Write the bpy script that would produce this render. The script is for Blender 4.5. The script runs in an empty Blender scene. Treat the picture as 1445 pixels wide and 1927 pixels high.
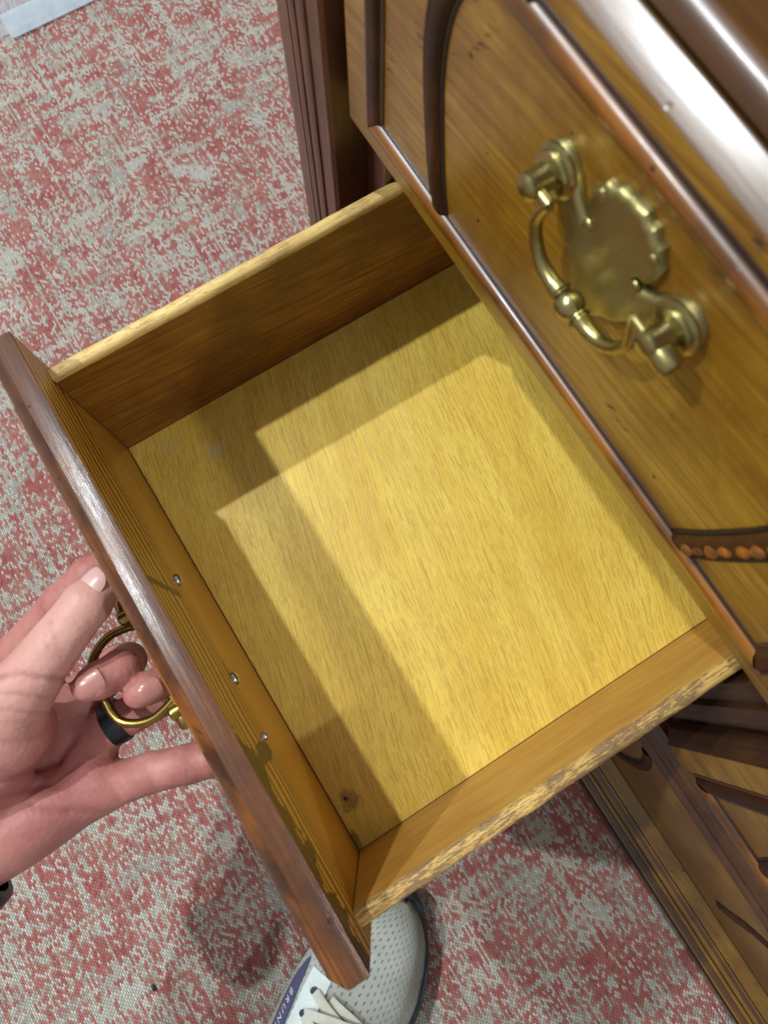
import bpy, bmesh, math, random
import numpy as np
from mathutils import Vector, Matrix
random.seed(3)
S = 0.1                      # numbers below are decimetres, the scene is metres
scn = bpy.context.scene
COL = scn.collection

# ------------------------------------------------------------------ camera
R = ((0.52906045, 0.84852837, 0.00711693), (0.82955883, -0.51543162, -0.21474722), (-0.17855867, 0.11952343, -0.97659868))
cam = bpy.data.cameras.new('camera'); camo = bpy.data.objects.new('camera', cam); COL.objects.link(camo)
M = Matrix((R[0], [-v for v in R[1]], [-v for v in R[2]])).transposed().to_4x4()
M.translation = Vector((2.1744, 0.6520, 4.8309)) * S
camo.matrix_world = M
cam.sensor_fit = 'HORIZONTAL'; cam.sensor_width = 36; cam.lens = 36 * 1395.7 / 1445
cam.clip_start = 0.01; cam.clip_end = 50
cam.dof.use_dof = True; cam.dof.focus_distance = 0.47; cam.dof.aperture_fstop = cam.lens / 2.3
scn.camera = camo
# ------------------------------------------------------------------ world and ceiling lamps
w = bpy.data.worlds.new('World'); scn.world = w; w.use_nodes = True
w.node_tree.nodes['Background'].inputs[0].default_value = (0.93, 0.97, 1.0, 1)
w.node_tree.nodes['Background'].inputs[1].default_value = 0.42
def lamp(name, d, dist, size, power, col, target=(1.5, 1.2, 0)):
    l = bpy.data.lights.new(name, 'AREA'); l.shape = 'DISK'; l.size = size; l.energy = power; l.color = col
    o = bpy.data.objects.new(name, l); COL.objects.link(o)
    v = Vector(d).normalized(); o.location = Vector(target) * S + v * dist
    o.rotation_euler = v.to_track_quat('Z', 'Y').to_euler()
lamp('ceiling_lamp', (-.613, -.2, 1), 1.9, .034, 20, (.91, .97, 1), (.3, 0, 1.0))
lamp('ceiling_lamp', (-.36, -.54, 1), 2.6, .06, 36, (.91, .97, 1))
lamp('ceiling_lamp', (.68, .40, 1), 2.7, .08, 13, (.95, .98, 1))
scn.view_settings.view_transform = 'Standard'; scn.view_settings.look = 'None'
scn.view_settings.exposure = 0.0; scn.view_settings.gamma = 1

# ------------------------------------------------------------------ helpers
ORG = {}
def thing(name, label, cat, org=(0, 0, 0), group=None):
    o = bpy.data.objects.new(name, None); COL.objects.link(o); o.empty_display_size = .02
    o.location = Vector(org) * S; ORG[o.name] = Vector(org)
    o['label'] = label; o['category'] = cat
    if group: o['group'] = group
    return o
def tag(o, label, cat, group=None):
    o['label'] = label; o['category'] = cat
    if group: o['group'] = group
def obj(name, verts, faces, mats, parent=None, smooth=True, slots=None, org=None, uv=None, angle=38):
    off = ORG[parent.name] if parent else Vector(org or (0, 0, 0))
    me = bpy.data.meshes.new(name)
    me.from_pydata([tuple((Vector(v) - off) * S) for v in verts], [], [tuple(f) for f in faces])
    if not isinstance(mats, (list, tuple)): mats = [mats]
    for m in mats: me.materials.append(m)
    if slots:
        for p, s in zip(me.polygons, slots): p.material_index = s
    if uv:
        l = me.uv_layers.new(name='UVMap')
        for i, lp in enumerate(me.loops): l.data[i].uv = uv[lp.vertex_index]
    bm = bmesh.new(); bm.from_mesh(me); bmesh.ops.recalc_face_normals(bm, faces=bm.faces); bm.to_mesh(me); bm.free()
    if smooth:
        for p in me.polygons: p.use_smooth = True
        me.set_sharp_from_angle(angle=math.radians(angle))
    o = bpy.data.objects.new(name, me); COL.objects.link(o)
    if parent: o.parent = parent; ORG[o.name] = off
    else: o.location = Vector(org or (0, 0, 0)) * S; ORG[o.name] = off
    return o
def copy_tree(o, parent=None):
    c = o.copy(); COL.objects.link(c)
    if parent: c.parent = parent
    for ch in list(o.children): copy_tree(ch, c)
    return c
def bevelled(verts, faces, w=.008, seg=2):
    bm = bmesh.new(); vs = [bm.verts.new(v) for v in verts]
    for f in faces: bm.faces.new([vs[i] for i in f])
    bmesh.ops.recalc_face_normals(bm, faces=bm.faces)
    if w: bmesh.ops.bevel(bm, geom=[e for e in bm.edges if e.calc_face_angle(0) > .3], offset=w, segments=seg, affect='EDGES', profile=.5)
    bm.verts.index_update()
    v = [tuple(x.co) for x in bm.verts]; f = [[q.index for q in fc.verts] for fc in bm.faces]
    n = [tuple(fc.normal) for fc in bm.faces]; bm.free()
    return v, f, n
def boxv(a, b):
    x0, y0, z0 = a; x1, y1, z1 = b
    return ([(x0,y0,z0),(x1,y0,z0),(x1,y1,z0),(x0,y1,z0),(x0,y0,z1),(x1,y0,z1),(x1,y1,z1),(x0,y1,z1)],
            [(0,3,2,1),(4,5,6,7),(0,1,5,4),(1,2,6,5),(2,3,7,6),(3,0,4,7)])
def box(name, a, b, mats, parent, w=.008, pick=None):
    v, f, n = bevelled(*boxv(a, b), w=w)
    return obj(name, v, f, mats, parent, slots=[pick(q) for q in n] if pick else None)
def prism(name, prof, x0, x1, mats, parent, axis='x', w=0, pick=None):
    """profile (y,z) extruded along x, or (x,y) along z"""
    n = len(prof)
    mk = (lambda p, t: (t, p[0], p[1])) if axis == 'x' else (lambda p, t: (p[0], p[1], t))
    v = [mk(p, x0) for p in prof] + [mk(p, x1) for p in prof]
    f = [tuple(range(n)), tuple(range(2*n-1, n-1, -1))] + [(i, (i+1) % n, n+(i+1) % n, n+i) for i in range(n)]
    v, f, nn = bevelled(v, f, w=w)
    return obj(name, v, f, mats, parent, slots=[pick(q) for q in nn] if pick else None)
def smooth_path(pts, n=6, closed=False):
    P = [Vector(p) for p in pts]; out = []; m = len(P)
    for i in range(m if closed else m-1):
        g = (lambda k: P[k % m]) if closed else (lambda k: P[max(0, min(m-1, k))])
        a, b, c, d = g(i-1), g(i), g(i+1), g(i+2)
        for k in range(n):
            t = k/n
            out.append(.5*((2*b)+(c-a)*t+(2*a-5*b+4*c-d)*t*t+(3*b-a-3*c+d)*t**3))
    if not closed: out.append(P[-1])
    return out
def tube(pts, rad, seg=16, flat=1.0, up=None):
    P = [Vector(p) for p in pts]; n = len(P)
    if not hasattr(rad, '__len__'): rad = [rad]*n
    v, f = [], []; nrm = None
    for i, p in enumerate(P):
        t = (P[min(i+1, n-1)] - P[max(i-1, 0)]).normalized()
        if up is not None: nrm = Vector(up) - t*t.dot(Vector(up))
        elif nrm is None: nrm = t.orthogonal()
        else: nrm = nrm - t*nrm.dot(t)
        nrm = nrm.normalized(); b = t.cross(nrm)
        for k in range(seg):
            a = 2*math.pi*k/seg
            v.append(tuple(p + rad[i]*(math.cos(a)*b + math.sin(a)*flat*nrm)))
    for i in range(n-1):
        for k in range(seg):
            f.append((i*seg+k, i*seg+(k+1) % seg, (i+1)*seg+(k+1) % seg, (i+1)*seg+k))
    f.append(tuple(range(seg))); f.append(tuple((n-1)*seg+k for k in range(seg)))
    return v, f
def join(*vf):
    V, F = [], []
    for v, f in vf:
        o = len(V); V += list(v); F += [tuple(i+o for i in q) for q in f]
    return V, F
def lathe(prof, c, axis, seg=24):
    """prof = (distance along axis, radius)"""
    c = Vector(c); ax = Vector(axis).normalized(); u = ax.orthogonal().normalized(); b = ax.cross(u); v, f = [], []
    for d, r in prof:
        for k in range(seg):
            a = 2*math.pi*k/seg; v.append(tuple(c + ax*d + r*(math.cos(a)*u + math.sin(a)*b)))
    for i in range(len(prof)-1):
        for k in range(seg): f.append((i*seg+k, i*seg+(k+1) % seg, (i+1)*seg+(k+1) % seg, (i+1)*seg+k))
    f.append(tuple(range(seg))); f.append(tuple((len(prof)-1)*seg+k for k in range(seg)))
    return v, f
def ball(c, r, n=14, sc=(1, 1, 1)):
    prof = [(-math.cos(math.pi*i/n), max(1e-3, math.sin(math.pi*i/n))) for i in range(n+1)]
    v, f = lathe(prof, (0, 0, 0), (0, 0, 1), 20)
    return [tuple(c[k] + r*sc[k]*p[k] for k in range(3)) for p in v], f

# ------------------------------------------------------------------ materials
class NT:
    def __init__(s, name):
        s.m = bpy.data.materials.new(name); s.m.use_nodes = True; s.t = s.m.node_tree; s.t.nodes.clear()
        s.out = s.n('ShaderNodeOutputMaterial'); s.b = s.n('ShaderNodeBsdfPrincipled'); s.l(s.b.outputs[0], s.out.inputs[0])
        g = s.n('ShaderNodeNewGeometry'); s.g = g
        s.P = s.vm('SCALE', g.outputs['Position'], k=10.0)      # position in decimetres
    def n(s, t): return s.t.nodes.new(t)
    def l(s, a, b): s.t.links.new(a, b)
    def put(s, i, v):
        if v is None: return
        if isinstance(v, bpy.types.NodeSocket): s.l(v, i)
        else: i.default_value = v
    def vm(s, op, a, b=None, k=None):
        q = s.n('ShaderNodeVectorMath'); q.operation = op; s.put(q.inputs[0], a)
        if b is not None: s.put(q.inputs[1], b)
        if k is not None: s.put(q.inputs['Scale'], k)
        return q.outputs[0]
    def ma(s, op, a, b=None, c=None, clamp=False):
        q = s.n('ShaderNodeMath'); q.operation = op; q.use_clamp = clamp
        s.put(q.inputs[0], a); s.put(q.inputs[1], b); s.put(q.inputs[2], c); return q.outputs[0]
    def rot(s, v, e):
        q = s.n('ShaderNodeVectorRotate'); q.rotation_type = 'EULER_XYZ'; s.put(q.inputs['Vector'], v)
        q.inputs['Rotation'].default_value = e; return q.outputs[0]
    def noise(s, v, sc=1, det=4, rough=.55, dist=0):
        q = s.n('ShaderNodeTexNoise'); s.put(q.inputs['Vector'], v); q.inputs['Scale'].default_value = sc
        q.inputs['Detail'].default_value = det; q.inputs['Roughness'].default_value = rough; q.inputs['Distortion'].default_value = dist
        return q.outputs[0]
    def vor(s, v, sc=1, out=0):
        q = s.n('ShaderNodeTexVoronoi'); s.put(q.inputs['Vector'], v); q.inputs['Scale'].default_value = sc; return q.outputs[out]
    def mr(s, v, a, b, c=0, d=1, smooth=False):
        q = s.n('ShaderNodeMapRange'); s.put(q.inputs[0], v); q.clamp = True
        if smooth: q.interpolation_type = 'SMOOTHSTEP'
        for i, x in enumerate((a, b, c, d)): q.inputs[i+1].default_value = x
        return q.outputs[0]
    def mix(s, f, a, b, mode='MIX'):
        q = s.n('ShaderNodeMix'); q.data_type = 'RGBA'; q.blend_type = mode; s.put(q.inputs[0], f)
        for i, x in ((6, a), (7, b)):
            if isinstance(x, (tuple, list)): q.inputs[i].default_value = (*x[:3], 1)
            else: s.l(x, q.inputs[i])
        return q.outputs[2]
    def sep(s, v):
        q = s.n('ShaderNodeSeparateXYZ'); s.put(q.inputs[0], v); return q.outputs
    def comb(s, x, y, z):
        q = s.n('ShaderNodeCombineXYZ'); s.put(q.inputs[0], x); s.put(q.inputs[1], y); s.put(q.inputs[2], z); return q.outputs[0]
    def bump(s, h, strength=.3, dist=.0005, prev=None):
        q = s.n('ShaderNodeBump'); q.inputs['Strength'].default_value = strength; q.inputs['Distance'].default_value = dist
        s.put(q.inputs['Height'], h)
        if prev: s.l(prev, q.inputs['Normal'])
        return q.outputs[0]
    def fin(s, col, rough=.5, bump=None, metal=0, spec=.5, coat=0, coatr=.1):
        b = s.b
        if isinstance(col, (tuple, list)): b.inputs['Base Color'].default_value = (*col[:3], 1)
        else: s.l(col, b.inputs['Base Color'])
        s.put(b.inputs['Roughness'], rough); b.inputs['Metallic'].default_value = metal
        b.inputs['Specular IOR Level'].default_value = spec
        b.inputs['Coat Weight'].default_value = coat; b.inputs['Coat Roughness'].default_value = coatr
        if bump:
            s.l(bump, b.inputs['Normal'])
            if coat: s.l(bump, b.inputs['Coat Normal'])
        return s.m
def lin(r, g, b):
    return tuple(((c/255)/12.92 if c/255 < .04045 else ((c/255+.055)/1.055)**2.4) for c in (r, g, b))

def wood(name, c1, c2, c3, axis='x', rot=(0, 0, 0), pores=0, porec=(.2, .1, .02), rough=.4, coat=0, coatr=.15, spec=.5, specks=0,
         worn=None, blot=.5, ribs=0, stain=0, bmp=.25, marks=False, streak=.45):
    k = NT(name); v = k.rot(k.P, rot) if any(rot) else k.P
    sc = {'x': (1, 1, 1), 'y': (1, 1, 1), 'z': (1, 1, 1)}
    def st(lo, hi):
        t = {'x': (lo, hi, hi), 'y': (hi, lo, hi), 'z': (hi, hi, lo)}[axis]
        return k.vm('MULTIPLY', v, t)
    big = k.mr(k.noise(st(.35, 3.2), 1, 4, .55, .5), .3, .7)
    fine = k.noise(st(1.0, 26), 1, 5, .75, .1)
    vfine = k.noise(st(3, 80), 1, 2, .6)
    col = k.mix(big, c1, c2)
    col = k.mix(k.ma('MULTIPLY', k.mr(k.noise(k.P, 1.6, 4, .65), .42, .62), blot), col, c3)
    f2 = k.mr(fine, .38, .64)
    col = k.mix(k.ma('MULTIPLY', f2, streak), col, c3, 'MIX')
    col = k.mix(k.mr(vfine, .42, .68, 0, .34), col, tuple(x*.62 for x in c3))
    h = k.ma('ADD', k.ma('MULTIPLY', fine, .6), k.ma('MULTIPLY', vfine, .5))
    if pores:
        warp = k.ma('MULTIPLY', k.ma('SUBTRACT', k.noise(k.vm('MULTIPLY', v, (.45, .8, 1)), 1, 1, .4), .5), .5)
        vx, vy, vz = k.sep(v); vy = k.ma('ADD', vy, warp); pm = None
        for n_, (rw, cl, wd, pr) in enumerate(((.024, .13, .0026, .72), (.019, .085, .0021, .60), (.040, .22, .0032, .55))):
            rowf = k.ma('DIVIDE', k.ma('ADD', vy, n_*3.7), rw); row = k.ma('FLOOR', rowf)
            w1 = k.n('ShaderNodeTexWhiteNoise'); k.l(k.comb(row, n_*7.0, 0), w1.inputs[0])
            cf = k.ma('ADD', k.ma('DIVIDE', vx, cl), k.ma('MULTIPLY', w1.outputs[0], 9)); ce = k.ma('FLOOR', cf)
            w2 = k.n('ShaderNodeTexWhiteNoise'); k.l(k.comb(row, ce, n_*5.0), w2.inputs[0]); q = k.sep(w2.outputs[1])
            fx = k.ma('SUBTRACT', k.ma('FRACT', cf), .5); fy = k.ma('SUBTRACT', k.ma('FRACT', rowf), .5)
            half = k.ma('ADD', .14, k.ma('MULTIPLY', q[0], .32))
            lx = k.mr(k.ma('SUBTRACT', k.ma('ABSOLUTE', fx), half), 0, -.06)
            off = k.ma('MULTIPLY', k.ma('SUBTRACT', q[1], .5), .6)
            ly = k.mr(k.ma('MULTIPLY', k.ma('ABSOLUTE', k.ma('SUBTRACT', fy, off)), rw), wd*1.5, wd*.6)
            on = k.ma('MULTIPLY', k.ma('LESS_THAN', q[2], pr), k.mr(w2.outputs[0], 0, 1, .45, 1))
            m_ = k.ma('MULTIPLY', k.ma('MULTIPLY', lx, ly), on); pm = m_ if pm is None else k.ma('MAXIMUM', pm, m_)
        fig = k.noise(k.comb(k.ma('MULTIPLY', vx, .5), k.ma('MULTIPLY', vy, 5.5), 0), 1, 4, .6)
        col = k.mix(k.mr(fig, .42, .66, 0, .38), col, tuple(x*.92 for x in c3))
        col = k.mix(k.ma('MULTIPLY', pm, pores), col, porec); h = k.ma('SUBTRACT', h, pm)
    if ribs:                                             # slow grown pine: hard ridges between soft valleys, upper half only
        z = k.sep(k.P)[2]; ww = k.n('ShaderNodeTexWave'); ww.wave_type = 'BANDS'; ww.bands_direction = 'Z'
        k.l(k.vm('MULTIPLY', k.vm('ADD', k.P, k.comb(0, 0, k.ma('MULTIPLY', k.noise(k.vm('MULTIPLY', k.P, (.45, 0, 1.2)), 1, 2), .42))), (0.0, 0, 1)), ww.inputs['Vector'])
        ww.inputs['Scale'].default_value = 3.9; ww.inputs['Distortion'].default_value = .25
        ww.inputs['Detail'].default_value = 1
        up = k.mr(z, .72, 1.02, .0, 1, True)
        rb = k.mr(ww.outputs[1], .25, .8)
        col = k.mix(k.ma('MULTIPLY', k.ma('MULTIPLY', rb, up), ribs), col, lin(122, 72, 22))
        h = k.ma('SUBTRACT', h, k.ma('MULTIPLY', rb, k.ma('MULTIPLY', up, 1.4)))
    if stain:                                            # brown stain that ran over the back of the front
        x, y, z = k.sep(k.P)
        edge = k.ma('ADD', 1.345, k.ma('MULTIPLY', k.ma('SUBTRACT', k.noise(k.comb(k.ma('MULTIPLY', x, 7), 0, k.ma('MULTIPLY', z, 3)), 1, 3, .6), .5), .75))
        edge = k.ma('SUBTRACT', edge, k.mr(x, 2.05, 2.22, -.15, 0))
        mk = k.mr(k.ma('SUBTRACT', z, edge), 0, .012)
        mk = k.ma('MULTIPLY', mk, k.mr(x, 1.95, 2.1))
        blob = k.ma('ADD', k.ma('POWER', k.ma('DIVIDE', k.ma('SUBTRACT', x, 2.19), .055), 2.0), k.ma('POWER', k.ma('DIVIDE', k.ma('SUBTRACT', z, 1.12), .2), 2.0))
        blob = k.ma('ADD', blob, k.ma('MULTIPLY', k.noise(k.P, 14, 3), .9))
        mk = k.ma('MAXIMUM', mk, k.mr(blob, 1.45, 1.35))
        # slanting line
        ln = k.ma('ABSOLUTE', k.ma('SUBTRACT', k.ma('SUBTRACT', x, 1.27), k.ma('MULTIPLY', k.ma('SUBTRACT', 1.5, z), .05)))
        lm = k.ma('MULTIPLY', k.mr(k.ma('ADD', ln, k.ma('MULTIPLY', k.noise(k.P, 8, 2), .02)), .034, .028), k.mr(z, .97, 1.03))
        mk = k.ma('MAXIMUM', mk, lm)
        # knot hole
        kn = k.ma('ADD', k.ma('POWER', k.ma('DIVIDE', k.ma('SUBTRACT', x, 1.73), .06), 2.0), k.ma('POWER', k.ma('DIVIDE', k.ma('SUBTRACT', z, .90), .02), 2.0))
        mk = k.ma('MAXIMUM', mk, k.mr(k.ma('ADD', kn, k.noise(k.P, 20, 2)), 1.5, 1.2))
        col = k.mix(k.ma('MULTIPLY', mk, .88), col, lin(58, 34, 14))
    if worn:                                             # worn rim: pale wood showing between dark rubbed in streaks
        t, wc = worn
        wn = k.noise(st(10, 84), 1, 6, .85, .15); wl = k.noise(k.P, 1.7, 3)
        m_ = k.mr(k.ma('ADD', wn, k.ma('MULTIPLY', k.ma('SUBTRACT', wl, .5), .4)), t, t+.045)
        col = k.mix(k.ma('MULTIPLY', m_, .85), col, wc); h = k.ma('SUBTRACT', h, m_)
    if specks:
        sp = k.vor(k.vm('MULTIPLY', k.P, (1, 1, 1)), 7.5); cl = k.noise(k.P, 1.5, 3)
        m_ = k.ma('MULTIPLY', k.mr(k.ma('ADD', sp, k.ma('MULTIPLY', k.noise(k.P, 30, 2), .06)), .115, .09), k.mr(cl, .46, .52))
        sp2 = k.vor(k.P, 2.3); m2 = k.mr(k.ma('ADD', sp2, k.ma('MULTIPLY', k.noise(k.P, 25, 2), .05)), .062, .05)
        ds = k.noise(k.vm('MULTIPLY', k.rot(k.P, (0, .5, 0)), (9, 9, 34)), 1, 4, .7)
        m3 = k.ma('MULTIPLY', k.mr(ds, .62, .66), k.mr(k.noise(k.P, 1.7, 2), .56, .62)); m3 = k.ma('MULTIPLY', m3, 0.0 if specks < .7 else 1.0)
        mm = k.ma('MAXIMUM', k.ma('MAXIMUM', m_, m2), m3)
        col = k.mix(k.ma('MULTIPLY', mm, specks), col, (.012, .008, .004))
        h = k.ma('SUBTRACT', h, k.ma('MULTIPLY', mm, 2))
    if marks:                                            # small dents, smears on the drawer floor
        sp2 = k.vor(k.P, 1.7); m2 = k.mr(k.ma('ADD', sp2, k.ma('MULTIPLY', k.noise(k.P, 30, 2), .03)), .034, .028)
        col = k.mix(m2, col, (.05, .03, .01))
        x, y, z = k.sep(k.P)
        for (cx, cy, rx, ry, c, th) in ((.33, .5, .07, .11, lin(205, 196, 150), .45), (2.72, .10, .10, .075, lin(80, 60, 22), .55), (2.70, .09, .022, .02, lin(30, 22, 10), .9), (2.95, .02, .12, .03, lin(70, 45, 12), .6), (.12, .25, .05, .14, lin(200, 190, 150), .25)):
            e = k.ma('ADD', k.ma('POWER', k.ma('DIVIDE', k.ma('SUBTRACT', x, cx), rx), 2.0), k.ma('POWER', k.ma('DIVIDE', k.ma('SUBTRACT', y, cy), ry), 2.0))
            mk = k.mr(k.ma('ADD', e, k.ma('MULTIPLY', k.noise(k.P, 16, 5, .8), 2.2)), 1.75, 1.35)
            col = k.mix(k.ma('MULTIPLY', mk, th), col, c)
    rg = k.mr(fine, .2, .8, rough*.8, rough*1.25)
    return k.fin(col, rg, k.bump(h, min(1, bmp), .0004*max(1, bmp)), coat=coat, coatr=coatr, spec=spec)

M_FLOOR = wood('oak_veneer', lin(250, 221, 108), lin(240, 205, 84), lin(212, 168, 56), 'x', (0, 0, math.radians(13.5)), pores=.45, porec=lin(160, 112, 36), rough=.42, marks=True, blot=.25, streak=.10)
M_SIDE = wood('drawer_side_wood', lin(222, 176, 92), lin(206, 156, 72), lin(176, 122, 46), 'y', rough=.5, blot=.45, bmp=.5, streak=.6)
M_SIDE_SHADED = wood('drawer_side_shaded_wood', lin(172, 122, 42), lin(146, 94, 26), lin(92, 50, 10), 'y', (.1, 0, 0), rough=.5, blot=.6, bmp=.5, streak=.8, worn=(.66, lin(196, 150, 72)))  # shade of this side put into the colour; pale scratches are wear
M_RIM1 = wood('rim_speckled', lin(244, 216, 142), lin(232, 198, 120), lin(206, 166, 94), 'y', rough=.5, worn=(.55, lin(186, 146, 92)), bmp=.6, streak=.7)
M_RIM2 = wood('rim_rubbed', lin(244, 208, 124), lin(228, 184, 98), lin(196, 148, 76), 'y', rough=.5, worn=(.495, lin(128, 98, 80)), bmp=.7, streak=.6)
M_PINE = wood('pine_back', lin(228, 184, 84), lin(214, 162, 58), lin(190, 128, 30), 'x', rough=.36, ribs=.95, stain=1, blot=.3, bmp=.7)
M_TOP = wood('front_edge_stained', lin(144, 82, 26), lin(114, 60, 16), lin(50, 24, 7), 'x', rough=.42, coat=.85, coatr=.25, spec=.4, specks=.6, blot=.6, bmp=.85, streak=.7)
M_CHAM = wood('front_bevel_stained', lin(176, 104, 20), lin(132, 70, 14), lin(58, 28, 8), 'x', rough=.3, coat=.4, coatr=.2, specks=1, blot=1.0, streak=.8)
M_LIP = wood('moulding_groove_brown', lin(74, 44, 24), lin(60, 34, 18), lin(34, 18, 10), 'x', rough=.4, coat=.4, coatr=.25)
M_FACE = wood('front_face_pine', lin(182, 142, 48), lin(160, 118, 28), lin(112, 72, 8), 'x', (0, .12, 0), rough=.34, coat=.4, coatr=.22, specks=1, blot=.75, bmp=.5, streak=.9)
M_FCHAM = wood('closed_front_bevel', lin(120, 84, 30), lin(104, 68, 20), lin(80, 46, 12), 'x', rough=.32, coat=1, coatr=.30, spec=1, specks=.2, blot=.3, bmp=.22)
M_BEAD = wood('bead_moulding_wood', lin(176, 110, 16), lin(140, 80, 8), lin(60, 30, 6), 'x', rough=.36, coat=.4, coatr=.2, spec=.8, specks=1, blot=.8)
M_BEADV = wood('upright_bead_shaded_wood', lin(88, 48, 18), lin(64, 32, 12), lin(28, 14, 6), 'z', rough=.5, spec=.3, coat=0, coatr=.2, specks=.6, blot=.8)  # bead wood darkened: shade of the upright beads put into the colour
M_CASE = wood('cabinet_frame_wood', lin(128, 78, 54), lin(104, 60, 40), lin(58, 32, 20), 'z', rough=.38, coat=.2, coatr=.3, specks=.8, blot=.6, streak=.6)
M_CASEX = wood('cabinet_rail_wood', lin(118, 70, 24), lin(92, 52, 16), lin(42, 22, 8), 'x', rough=.34, coat=.5, coatr=.25, specks=.9, blot=.8, streak=.6)
M_PANEL = wood('base_panel_wood', lin(140, 106, 52), lin(122, 88, 38), lin(90, 58, 22), 'x', rough=.4, coat=.2, coatr=.3, specks=.6, blot=.6)
M_GOLD = wood('plinth_wood', lin(150, 112, 18), lin(132, 92, 12), lin(84, 48, 6), 'x', rough=.32, coat=.4, coatr=.2, specks=1, blot=.7)
M_DARK = NT('dark_groove'); M_DARK = M_DARK.fin(lin(34, 22, 14), .55)
M_INSIDE = wood('case_inside_wood', lin(70, 44, 20), lin(56, 34, 14), lin(36, 20, 8), 'y', rough=.7)
M_DRTOP = wood('cabinet_top_wood', lin(100, 62, 12), lin(84, 50, 8), lin(56, 30, 6), 'x', rough=.38, coat=1, coatr=.25, spec=.9, blot=.6)

def metal(name, c1, c2, rough=.3):
    k = NT(name); n = k.noise(k.P, 6, 5, .7); f = k.mr(n, .35, .68)
    col = k.mix(f, c1, c2); n2 = k.noise(k.P, 45, 3)
    return k.fin(col, k.mr(n, .3, .7, rough*.7, rough*1.35), k.bump(k.ma('ADD', n, k.ma('MULTIPLY', n2, .2)), .12, .0004), metal=1)
M_BRASS = metal('aged_brass', lin(182, 172, 118), lin(146, 134, 84), .30)
M_BRASSP = metal('dull_brass_plate', lin(182, 172, 118), lin(150, 140, 90), .45)
M_BRASS2 = metal('dark_brass', lin(176, 152, 84), lin(120, 98, 46), .26)
M_STEEL = metal('screw_steel', lin(205, 205, 205), lin(150, 150, 150), .3)

M_DRTOP2 = wood('cabinet_top_surface', lin(96, 60, 12), lin(84, 50, 8), lin(56, 30, 6), 'x', rough=.6, coat=0, spec=.2, blot=.6)
M_CASE_SHADED = wood('stile_shaded_wood', lin(84, 54, 36), lin(66, 42, 28), lin(36, 22, 14), 'z', rough=.4, coat=.2, coatr=.3, specks=.8, blot=.6, streak=.6)  # frame wood darkened: shade at the lower right is put into the colour
def carpet_mat():
    k = NT('woven_carpet'); x, y, z = k.sep(k.P)
    # woven loops: long along x, narrow along y, rows shifted
    cx, cy = .036, .0185
    row = k.ma('FLOOR', k.ma('DIVIDE', y, cy)); par = k.ma('MODULO', k.ma('ABSOLUTE', row), 2)
    xs = k.ma('ADD', k.ma('DIVIDE', x, cx), k.ma('MULTIPLY', par, .5)); colm = k.ma('FLOOR', xs)
    fx = k.ma('SUBTRACT', k.ma('FRACT', xs), .5); fy = k.ma('SUBTRACT', k.ma('FRACT', k.ma('DIVIDE', y, cy)), .5)
    cell = k.comb(colm, row, 0)
    cp = k.comb(k.ma('MULTIPLY', colm, cx), k.ma('MULTIPLY', row, cy), 0)
    wn = k.n('ShaderNodeTexWhiteNoise'); k.l(cell, wn.inputs[0]); rnd = wn.outputs[0]; rc = wn.outputs[1]
    a = k.noise(cp, 1.25, 5, .62, 1.6)
    b = k.noise(k.vm('MULTIPLY', cp, (11, 1.3, 1)), 1, 3, .65)
    c = k.noise(k.vm('MULTIPLY', cp, (1.0, 19, 1)), 1, 3, .7)
    d = k.noise(cp, 4.2, 3, .6, .8)
    s = k.ma('ADD', k.ma('MULTIPLY', a, .60), k.ma('MULTIPLY', b, .85))
    s = k.ma('ADD', s, k.ma('MULTIPLY', c, .85)); s = k.ma('ADD', s, k.ma('MULTIPLY', d, .50))
    s = k.ma('ADD', s, k.ma('MULTIPLY', rnd, .26))
    pale = k.mr(s, 1.515, 1.60)
    # thin pale pulled threads both ways
    l1 = k.mr(k.noise(k.vm('MULTIPLY', cp, (.22, 30, 1)), 1, 1.0), .655, .665)
    l2 = k.mr(k.noise(k.vm('MULTIPLY', cp, (26, .9, 1)), 1, 1.0), .685, .70)
    pale = k.ma('MAXIMUM', pale, k.ma('MULTIPLY', k.ma('MAXIMUM', l1, l2), .9))
    red = k.mix(k.mr(k.noise(cp, 3, 3), .35, .65), lin(184, 104, 98), lin(200, 132, 120))
    red = k.mix(k.ma('MULTIPLY', k.mr(rnd, .3, 1), .75), red, lin(152, 76, 74))
    pc = k.mix(k.mr(k.noise(cp, 2.2, 3), .4, .6), lin(198, 196, 182), lin(168, 164, 150))
    pc = k.mix(k.ma('MULTIPLY', k.sep(rc)[1], .5), pc, lin(222, 220, 206))
    col = k.mix(pale, red, pc)
    wh = k.ma('MULTIPLY', k.ma('GREATER_THAN', k.sep(rc)[2], .80), k.ma('GREATER_THAN', k.sep(rc)[0], .3))
    col = k.mix(k.ma('MULTIPLY', wh, .75), col, lin(226, 220, 206))
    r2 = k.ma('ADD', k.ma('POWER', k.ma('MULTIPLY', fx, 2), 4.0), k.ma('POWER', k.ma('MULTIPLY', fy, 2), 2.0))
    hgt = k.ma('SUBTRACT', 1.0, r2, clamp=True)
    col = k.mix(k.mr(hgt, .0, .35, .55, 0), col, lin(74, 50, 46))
    hh = k.ma('ADD', hgt, k.ma('MULTIPLY', rnd, .35))
    return k.fin(col, .75, k.bump(hh, .9, .0011), spec=.35)
M_CARPET = carpet_mat()

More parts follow.
